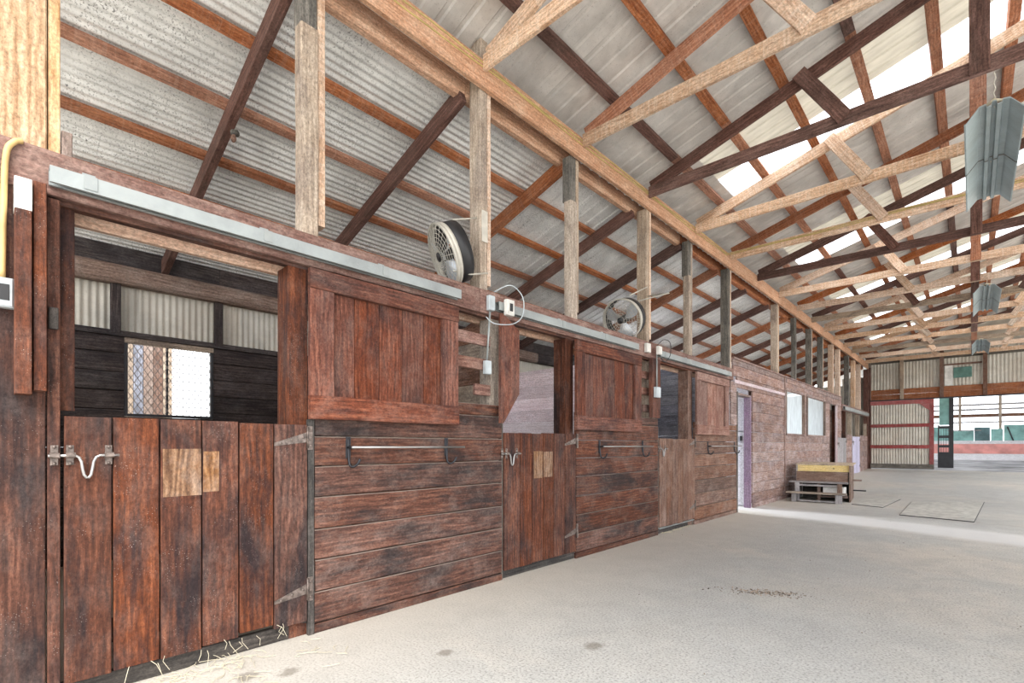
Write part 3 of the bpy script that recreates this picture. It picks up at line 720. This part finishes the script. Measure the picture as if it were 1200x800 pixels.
box('vent_frame', 2.42, 3.5, YE - .01, YE + .01, 4.33, 4.4, BRN, we); box('vent_patch', 2.44, 2.68, YE - .02, YE + .012, 3.56, 4.33, WPATCH, we)
o = box('vent_sheet', 2.7, 3.22, YE - .03, YE + .005, 3.84, 4.24, GREENG, we); o['label'] = 'small dark green sheet over an opening'
# gable triangle above, and lean-to end
link('gable_sheet', [(0, YE + .04, 4.9), (10, YE + .04, 4.9), (5, YE + .04, 6.4)], [(0, 1, 2)], SIDE, we)
for i in range(4): corrugated('siding_sheet', (-3.7 + .93 * i, YE + .03, .2), (.93, 0, 0), (0, 0, 3.0 + .31 * i), .1, .012, SIDE, we, 'sine', seg=4)

sd_ = root('sliding_door', (1.1, YE - .2, .3), 'corrugated sliding door with red painted frame, closed left part of the end wall opening', 'door')
X0, X1, Y0 = .12, 2.14, YE - .2
corrugated('corrugated_sheet', (X0 + .02, Y0, .5), (X1 - X0 - .04, 0, 0), (0, 0, 2.5), .09, .012, SIDE, sd_, 'sine', seg=6)
box('frame_rail', X0, X1, Y0 - .05, Y0 - .016, 2.90, 3.06, REDP, sd_); box('frame_rail', X0, X1 - .14, Y0 - .05, Y0 - .016, 1.98, 2.11, REDP, sd_); box('frame_rail', X0, X1 - .14, Y0 - .05, Y0 - .016, 1.12, 1.26, REDP, sd_)
box('frame_stile', X1 - .14, X1, Y0 - .05, Y0 - .016, .5, 2.898, REDP, sd_)
box('bottom_board', X0, X1, Y0 - .05, Y0 - .016, .31, .5, DGREY, sd_)
prism('gusset', [(X1 - .14, 2.9), (X1 - .14, 2.62), (X1 - .45, 2.9)], 1, Y0 - .05, Y0 - .02, REDP, sd_)
box('header_rail', X0, 5.0, Y0 - .03, Y0 + .04, 3.062, 3.11, BLKW, sd_)

gt = root('black_gate', (2.45, 27.2, .3), 'black framed gate with barred panels standing open right of the sliding door', 'gate')
gx0, gx1, gy = 2.16, 2.62, 27.6
box('gate_post', 2.52, 2.66, gy - .04, gy + .04, .3, 3.4, BLKW, gt); box('gate_stile', gx0, gx0 + .05, gy - .03, gy + .03, .3, 2.1, BLKW, gt)
for zz in (1.95, 1.55, 1.15, .85): box('gate_rail', gx0 + .05, 2.52, gy - .03, gy + .03, zz, zz + .11, BLKW, gt)
box('lower_panel', gx0 + .05, 2.52, gy - .02, gy + .02, .3, .85, BLKW, gt); box('upper_panel', gx0 + .05, 2.52, gy - .01, gy + .01, 2.1, 3.3, TEAL, gt)
for i in range(5): box('bar', gx0 + .1 + .08 * i, gx0 + .115 + .08 * i, gy - .008, gy + .008, .96, 1.95, BLKW, gt, seg=1)

# ---------------------------------------------------------------- arena beyond the opening
YA = 38.0
wa = root('wall_arena', (5, YA, 0), kind='structure')
for i in range(13):
    corrugated('siding_sheet', (-3 + 1.05 * i, YA + .05, 2.35), (1.05, 0, 0), (0, 0, 2.2), .09, .012, ARENA, wa, 'sine', seg=4)
for zz, h, m in ((3.47, .09, GREYB), (3.2, .09, GREYB), (2.82, .17, BRN), (2.5, .07, GREYB)): box('girt', -3, 12, YA - .05, YA + .02, zz, zz + h, m, wa, seg=2)
for px_ in (.8, 2.72, 4.35, 6.3, 8.3): box('stud', px_ - .06, px_ + .06, YA - .14, YA - .055, .4, 4.5, GREYP, wa)
for i, (a, b, m, zt_) in enumerate(((-1, 2.4, TEAL, 2.3), (2.45, 3.3, TEAL, 2.05), (3.32, 3.95, TEAL2, 2.25), (3.98, 4.45, TEAL, 2.15), (4.5, 6.5, TEAL, 2.35), (6.55, 9, TEAL2, 2.3))):
    box('lower_panel', a, b, YA - .2, YA - .16, 1.5, zt_, m, wa)
box('white_board', -3, 12, YA - .24, YA - .2, 1.32, 1.5, WHITEW, wa); box('coral_board', -3, 12, YA - .26, YA - .22, .78, 1.32, CORAL, wa, seg=4); box('white_board', -3, 12, YA - .24, YA - .2, .42, .78, WHITEW, wa)
box('leaning_pole', 2.2, 3.6, YA - .35, YA - .3, 2.05, 2.1, GREYB, wa)
t = tube('rake', [(4.85, YA - .24, 1.5), (4.62, YA - .23, 2.25)], .03, BLKW, None, 6); tag(t, 'dark pole leaning on the teal panels of the arena', 'pole')
link('ceiling', [(-3.7, YE + .2, 5.0), (16, YE + .2, 5.0), (16, YA + .2, 5.0), (-3.7, YA + .2, 5.0)], [(0, 1, 2, 3)], NAVE)['kind'] = 'structure'

# ---------------------------------------------------------------- fans
def fan(name, c, n, lab, br):
    r0 = .27; n = Vector(n).normalized(); c = Vector(c)
    side = n.cross(Vector((0, 0, 1))).normalized(); up = side.cross(n)
    def Q(a, r, d): return c + side * (math.cos(a) * r) + up * (math.sin(a) * r) + n * d
    t = root(name, tuple(c), lab, 'fan', 'wall fans above the stalls')
    K = 40
    # shroud: wide band of sheet, white rim in front and black drum behind
    def band(nm, d0, d1, ra, rb, m):
        v = []; f = []
        for k in range(K):
            a = 2 * math.pi * k / K
            v += [Q(a, ra, d0), Q(a, rb, d1), Q(a, rb - .008, d1), Q(a, ra - .008, d0)]
        for k in range(K):
            j = (k + 1) % K
            for q in range(4): f.append((k * 4 + q, k * 4 + (q + 1) % 4, j * 4 + (q + 1) % 4, j * 4 + q))
        v = [p - c for p in v]; return link(nm, v, f, m, t, True, loc=c)
    band('rim', .045, .075, r0, r0 + .004, GUARD); band('shroud', .012, .045, r0 - .002, r0, GUARD); band('drum', -.1, .012, r0 - .012, r0 - .004, BLACK)
    g = []
    for rr in (.055, .09, .125, .16, .195, .23, .262):
        g.append(tubegeo([Q(2 * math.pi * k / K, rr, .075 + .03 * (1 - (rr / r0) ** 2)) for k in range(K)], .0022, 4, True))
    for k in range(24):
        a = 2 * math.pi * k / 24; g.append(tubegeo([Q(a, .04, .105), Q(a, .15, .096), Q(a, .265, .077)], .002, 4))
    merge('front_guard', g, GUARD, t, True)
    g = [tubegeo([Q(2 * math.pi * k / K, rr, -.105) for k in range(K)], .0022, 4, True) for rr in (.08, .14, .2, .245)]
    for k in range(16): g.append(tubegeo([Q(2 * math.pi * k / 16, .05, -.11), Q(2 * math.pi * k / 16, .25, -.1)], .002, 4))
    merge('rear_guard', g, GUARD, t, True)
    v, f = tubegeo([c - n * .12, c + n * .03], .05, 16); link('motor', [p - c for p in v], f, BLACK, t, True, loc=c)
    v, f = tubegeo([c + n * .09, c + n * .112], .04, 16); link('hub_badge', [p - c for p in v], f, BLACK, t, True, loc=c)
    for b in range(3):
        a0 = b * 2.094 + .5; v = []; f = []
        for i in range(6):
            r_ = .045 + .2 * i / 5; w_ = .35 + .28 * math.sin(math.pi * (i + .8) / 6.2)
            for q in range(5):
                u = q / 4 - .5; v.append(Q(a0 + u * w_ * 1.6, r_, .03 + u * .07) - c)
        for i in range(5):
            for q in range(4): f.append((i * 5 + q, i * 5 + q + 1, i * 5 + q + 6, i * 5 + q + 5))
        link('blade', v, f, BLADE, t, True, loc=c)
    for pts in br: tube('bracket', pts, .008, GUARD, t, 6)
    return t, Q
fan('wall_fan', (-.14, 2.80, 2.93), (-.36, -.84, -.4), 'near round fan tilted down, seen edge-on beside the second post', [[(-.1, 2.80, 3.22), (-.05, 3.04, 3.30)], [(.0, 2.72, 2.73), (.02, 2.9, 2.74), (.03, 3.1, 2.80)]])
fan('wall_fan', (-.11, 5.72, 2.9), (.02, -.92, -.38), 'far round fan facing the aisle, on the fourth post', [[(-.05, 5.75, 3.2), (.02, 6.1, 3.38)], [(.05, 5.8, 3.12), (.38, 6.0, 3.2), (.02, 6.12, 3.26)]])
t = box('fan_mount', .0, .012, 3.05, 3.12, 3.08, 3.36, GUARD, seg=1); tag(t, 'pale steel mounting plate screwed to the second post behind the near fan', 'bracket')

# ---------------------------------------------------------------- electrics
def ebox(y, z, w, h, lab, m=BOXG, x=.045, hole=False, grp=None):
    t = root('junction_box', (x, y, z), lab, 'electrical box', grp)
    box('box_body', x, x + .045, y - w / 2, y + w / 2, z - h / 2, z + h / 2, m, t, seg=1, ch=.006)
    par = box('cover', x + .046, x + .05, y - w / 2 + .006, y + w / 2 - .006, z - h / 2 + .006, z + h / 2 - .006, m, t, seg=1, ch=.001)
    if hole: box('socket', x + .05, x + .054, y - .02, y + .02, z - .035, z + .035, BLACK, par, seg=1, ch=.001)
    return t
ebox(.06, 1.93, .07, .13, 'grey switch box on the left edge below the yellow conduit', x=.032, hole=True)
ebox(3.10, 2.52, .07, .13, 'grey metal box on the header under the second post')
ebox(3.27, 2.50, .10, .14, 'pale outlet box with black socket at the start of the second track', BOXW, .112, True)
ebox(3.10, 1.95, .07, .12, 'small grey switch box on the slats left of the clipped guide board', x=.0)
ebox(6.02, 2.54, .10, .12, 'pale box on the header below the far fan', BOXW)
ebox(6.24, 2.53, .09, .11, 'second pale box beside the header box below the far fan', BOXW, .1)
ebox(6.18, 1.96, .12, .14, 'larger grey switch box halfway down the square-ended guide board', BOXG, .102)
t = tube('conduit', curve_pts([(.04, .12, 2.64), (.052, .095, 2.62), (.055, .07, 2.55), (.055, .062, 2.3), (.05, .058, 2.0)]), .012, YCON); tag(t, 'yellowed flexible conduit at the left edge', 'conduit')
for i, (y, z0, z1, l) in enumerate(((3.10, 2.02, 2.45, 'thin conduit between the boxes at the second post'), (6.18, 2.04, 2.47, 'thin conduit between the boxes at the far fan'))):
    t = tube('conduit', [((.02 if i == 0 else .12), y, z0), ((.06 if i == 0 else .12), y, z1)], .009, GALV); tag(t, l, 'conduit')
t = tube('loose_cable', curve_pts([(.09, 3.12, 2.62), (.2, 3.22, 2.68), (.22, 3.36, 2.6), (.2, 3.38, 2.44), (.17, 3.28, 2.35), (.12, 3.1, 2.33), (.09, 3.02, 2.38)]), .005, BOXG); tag(t, 'loose grey cable looping round the outlet box', 'cable')
t = tube('loose_cable', curve_pts([(.12, 6.2, 2.6), (.16, 6.3, 2.68), (.18, 6.45, 2.66), (.16, 6.5, 2.5), (.13, 6.4, 2.4), (.12, 6.3, 2.44)]), .005, BLACK); tag(t, 'loose black cable looping by the third track', 'cable')
for k, off in enumerate((0, .035)):
    pts = []
    yy = -.8
    while yy < 9.15: pts.append((.05, yy, 4.60 + off + .012 * math.sin(yy * 2.3 + k * 2) + R(-.006, .006))); yy += .25
    xx = .1
    while xx < 7: pts.append((xx, 9.13, 4.66 + off * .6 + .01 * math.sin(xx * 3 + k))); xx += .4
    t = tube('ceiling_cable', pts, .006, YCAB, None, 5); tag(t, ['lower', 'upper'][k] + ' yellowish cable stapled along the plate board and out along a truss', 'cable')
t = root('bulb_socket', (-1.42, 1.52, 3.86), 'small bulb socket hanging on the first sloping rafter', 'lamp')
merge('socket', [tubegeo([(-1.30, 1.455, 3.87), (-1.28, 1.42, 3.85)], .028, 8)], DGREY, t, True); merge('bulb', [ellips((-1.27, 1.42, 3.80), (.022, .022, .035), 10, 6)], BRN, t, True)
# hanging lamp hoods
def hood(y0, L, x, z, lab, ends, w=.41):
    t = root('hanging_light', (x, y0, z), lab, 'lamp', 'long metal lamp hoods hung from the trusses')
    prof = [(-.5, -.05), (-.47, -.05), (-.25, .03), (-.14, .035), (-.12, .015), (-.05, .015), (-.03, .04), (.03, .04), (.05, .015), (.12, .015), (.14, .035), (.25, .03), (.47, -.05), (.5, -.05)]
    up = [(px_ * w, z + q * 1.5) for px_, q in prof]; poly = [(x + a, b) for a, b in up] + [(x + a, b + .012) for a, b in reversed(up)]
    prism('hood', poly, 1, y0, y0 + L, HOOD, t)
    prism('hood_seam', [(a, b - .004) if i < 14 else (a, b - .014) for i, (a, b) in enumerate(poly)], 1, y0 + L * .5 - .01, y0 + L * .5 + .01, DGREY, t)
    for yy, ty in ends:
        pts = [(x + .006 * (-1) ** i, yy + (ty - yy) * i / 8, z + .05 + (4.60 - z - .05) * i / 8) for i in range(9)]
        tube('chain', pts, .005, GUARD, t, 5)
    v, f = tubegeo([(x - .05, y0 + .05, z + .07), (x, y0 + .03, z + .09), (x + .05, y0 + .05, z + .07)], .014, 6)
    link('dusty_nest', v, f, STRAW, t, True)
hood(6.3, 2.35, 3.37, 4.33, 'nearest and largest grey lamp hood hanging at the upper right', ((6.4, 6.12), (7.6, 7.61)))
hood(13.4, 2.4, 3.44, 4.33, 'middle lamp hood hanging further down the aisle', ((13.75, 13.75), (15.28, 15.28)))
hood(20.4, 2.4, 3.42, 4.36, 'farthest lamp hood, dusty, near the end wall', ((21.4, 21.4), (22.7, 22.93)))

# ---------------------------------------------------------------- mounting block
mb = root('mounting_block', (.75, 12.9, 0), 'weathered wooden mounting block steps with yellow top edge against the wall', 'steps')
th = math.radians(6)
A = Vector((.30, 12.45, 0))
ux = Vector((math.cos(th), math.sin(th), 0)); uy = Vector((-math.sin(th), math.cos(th), 0))
def mbx(nm, a0, a1, b0, b1, z0, z1, m):
    cc = A + ux * (a0 + a1) / 2 + uy * (b0 + b1) / 2; d = (a1 - a0, b1 - b0); dz = z1 - z0
    if dz >= max(d): return beam(nm, cc + Vector((0, 0, z0)), cc + Vector((0, 0, z1)), d[0], d[1], m, mb, up=tuple(ux)) if d[0] > d[1] else beam(nm, cc + Vector((0, 0, z0)), cc + Vector((0, 0, z1)), d[1], d[0], m, mb, up=tuple(uy))
    cc = cc + Vector((0, 0, (z0 + z1) / 2))
    if d[0] >= d[1]: return beam(nm, cc - ux * d[0] / 2, cc + ux * d[0] / 2, dz, d[1], m, mb)
    return beam(nm, cc - uy * d[1] / 2, cc + uy * d[1] / 2, dz, d[0], m, mb)
mbx('top_board', -.02, 1.07, .35, 1.8, .80, .83, PLY)
o = mbx('front_edge', 0, 1.0, .36, .40, .66, .80, YEL); o['label'] = 'yellow painted edge board with a dark hole'
mbx('knot_hole', .70, .73, .352, .36, .72, .74, BLACK)
mbx('riser', 0.0, .98, .33, .36, .44, .66, WEATH)
mbx('back_board', .03, .99, 1.14, 1.17, .0, .78, SILL); mbx('side_board', 1.0, 1.03, .3, 1.75, .45, .80, WEATH)  # near-black inner board added to stand for the shaded interior
mbx('side_board', 1.0, 1.03, .36, 1.7, .0, .44, WEATH)
mbx('side_board', -.01, .02, .36, 1.2, .0, .8, GREYB)
mbx('tread', -.12, .99, .08, .34, .41, .44, GREYB)
mbx('lower_tread', -.14, .98, -.22, .02, .19, .22, GREYP)
mbx('leg', .0, .09, .05, .12, 0, .41, GREYB); mbx('leg', .80, .89, .05, .12, 0, .41, WEATH); mbx('leg', .42, .48, .2, .26, 0, .41, WEATH)
mbx('leg', -.04, .06, -.16, -.06, 0, .19, GREYB); mbx('leg', .78, .9, -.16, -.06, 0, .19, GREYB)
mbx('stretcher', .06, .78, -.14, -.1, .02, .05, GREYB); mbx('stretcher', .09, .8, .07, .1, .34, .38, GREYB)
mbx('back_rail', .9, 1.2, 1.15, 1.2, .42, .46, WEATH); mbx('back_rail', .9, 1.28, 1.3, 1.36, .18, .21, BLKW)
t = box('white_block', .80, 1.2, 12.72, 12.95, .15, .33, WHT); 
t['label'] = 'white block tucked under the mounting block'; t['category'] = 'block'
mbx('shelf', .42, .98, .2, .6, .10, .13, WEATH)

def mat_quad(pts, lab):
    t = root('rubber_mat', tuple(sum((Vector((p[0], p[1], 0)) for p in pts), Vector()) / 4), lab, 'mat', 'rubber mats on the concrete')
    c = sum((Vector((p[0], p[1], 0)) for p in pts), Vector()) / 4
    prism('mat_base', pts, 2, .001, .012, RUBE, t); prism('mat_top', [tuple((Vector((p[0], p[1], 0)) * .985 + c * .015).xy) for p in pts], 2, .0121, .0145, RUBBER, t)
mat_quad([(1.36, 12.5), (1.92, 12.25), (2.02, 14.4), (1.46, 14.3)], 'small rubber mat partly behind the mounting block')
mat_quad([(2.27, 11.15), (3.25, 10.94), (3.42, 14.9), (2.25, 13.9)], 'larger dusty rubber mat in the middle of the aisle')

# ---------------------------------------------------------------- loose stuff
def scatter(name, n, fn, mat, lab, cat):
    g = [fn() for _ in range(n)]; t = merge(name, g, mat); tag(t, lab, cat, kind='stuff'); return t
def pebble(cx, cy, sx, sy, s0, s1, ang):
    a = random.gauss(0, 1) * sx; b = random.gauss(0, 1) * sy; s = R(s0, s1)
    x = cx + a * math.cos(ang) - b * math.sin(ang); y = cy + a * math.sin(ang) + b * math.cos(ang)
    return ellips((x, y, s * .4), (s, s * R(.5, 1), s * .6), 5, 3)
scatter('gravel', 260, lambda: pebble(1.95, 4.52, .17, .05, .003, .009, .5), GRAV, 'small scatter of brown gravel and crumbs on the aisle floor', 'gravel')
scatter('crumbs', 160, lambda: pebble(2.6, 5.5, 1.4, 2.2, .002, .006, 0), GRAV, 'dark crumbs spread thinly over the aisle floor', 'debris')
def straw(cx, cy, sx, sy, zmax=.01):
    x = cx + R(-sx, sx); y = cy + R(-sy, sy); a = R(0, 6.28); l = R(.03, .13); b = R(-.9, .9); z = .004 + R(0, zmax)
    p0 = Vector((x, y, z)); p1 = p0 + Vector((math.cos(a), math.sin(a), R(0, .15))) * l / 2; p2 = p1 + Vector((math.cos(a + b), math.sin(a + b), R(-.1, .1))) * l / 2
    p2.z = max(p2.z, .004)
    return tubegeo([p0, p1, p2], .0016, 4)
scatter('straw', 90, lambda: straw(.14, .6, .09, .42, .02), STRAW, 'loose straw along the foot of the nearest stall door', 'straw')
scatter('straw', 50, lambda: straw(.35, 1.0, .25, .5), STRAW, 'few straws strewn on the floor by the nearest door', 'straw')
def hangstraw():
    y = R(.5, 1.35); p = Vector((.036, y, R(.07, .13))); return tubegeo([p, p + Vector((.02, R(-.03, .03), -.02)), p + Vector((.03, R(-.05, .05), -R(.04, .09)))], .0014, 4)
scatter('straw', 14, hangstraw, STRAW, 'straw wisps poking out from under the nearest stall door', 'straw')
def litter():
    y = R(6.5, 7.45); return tubegeo([(R(.0, .05), y, .01), (R(.02, .12), y + R(-.04, .04), .02)], .003, 4)
scatter('straw', 40, litter, STRAW, 'litter under the third stall door', 'straw')
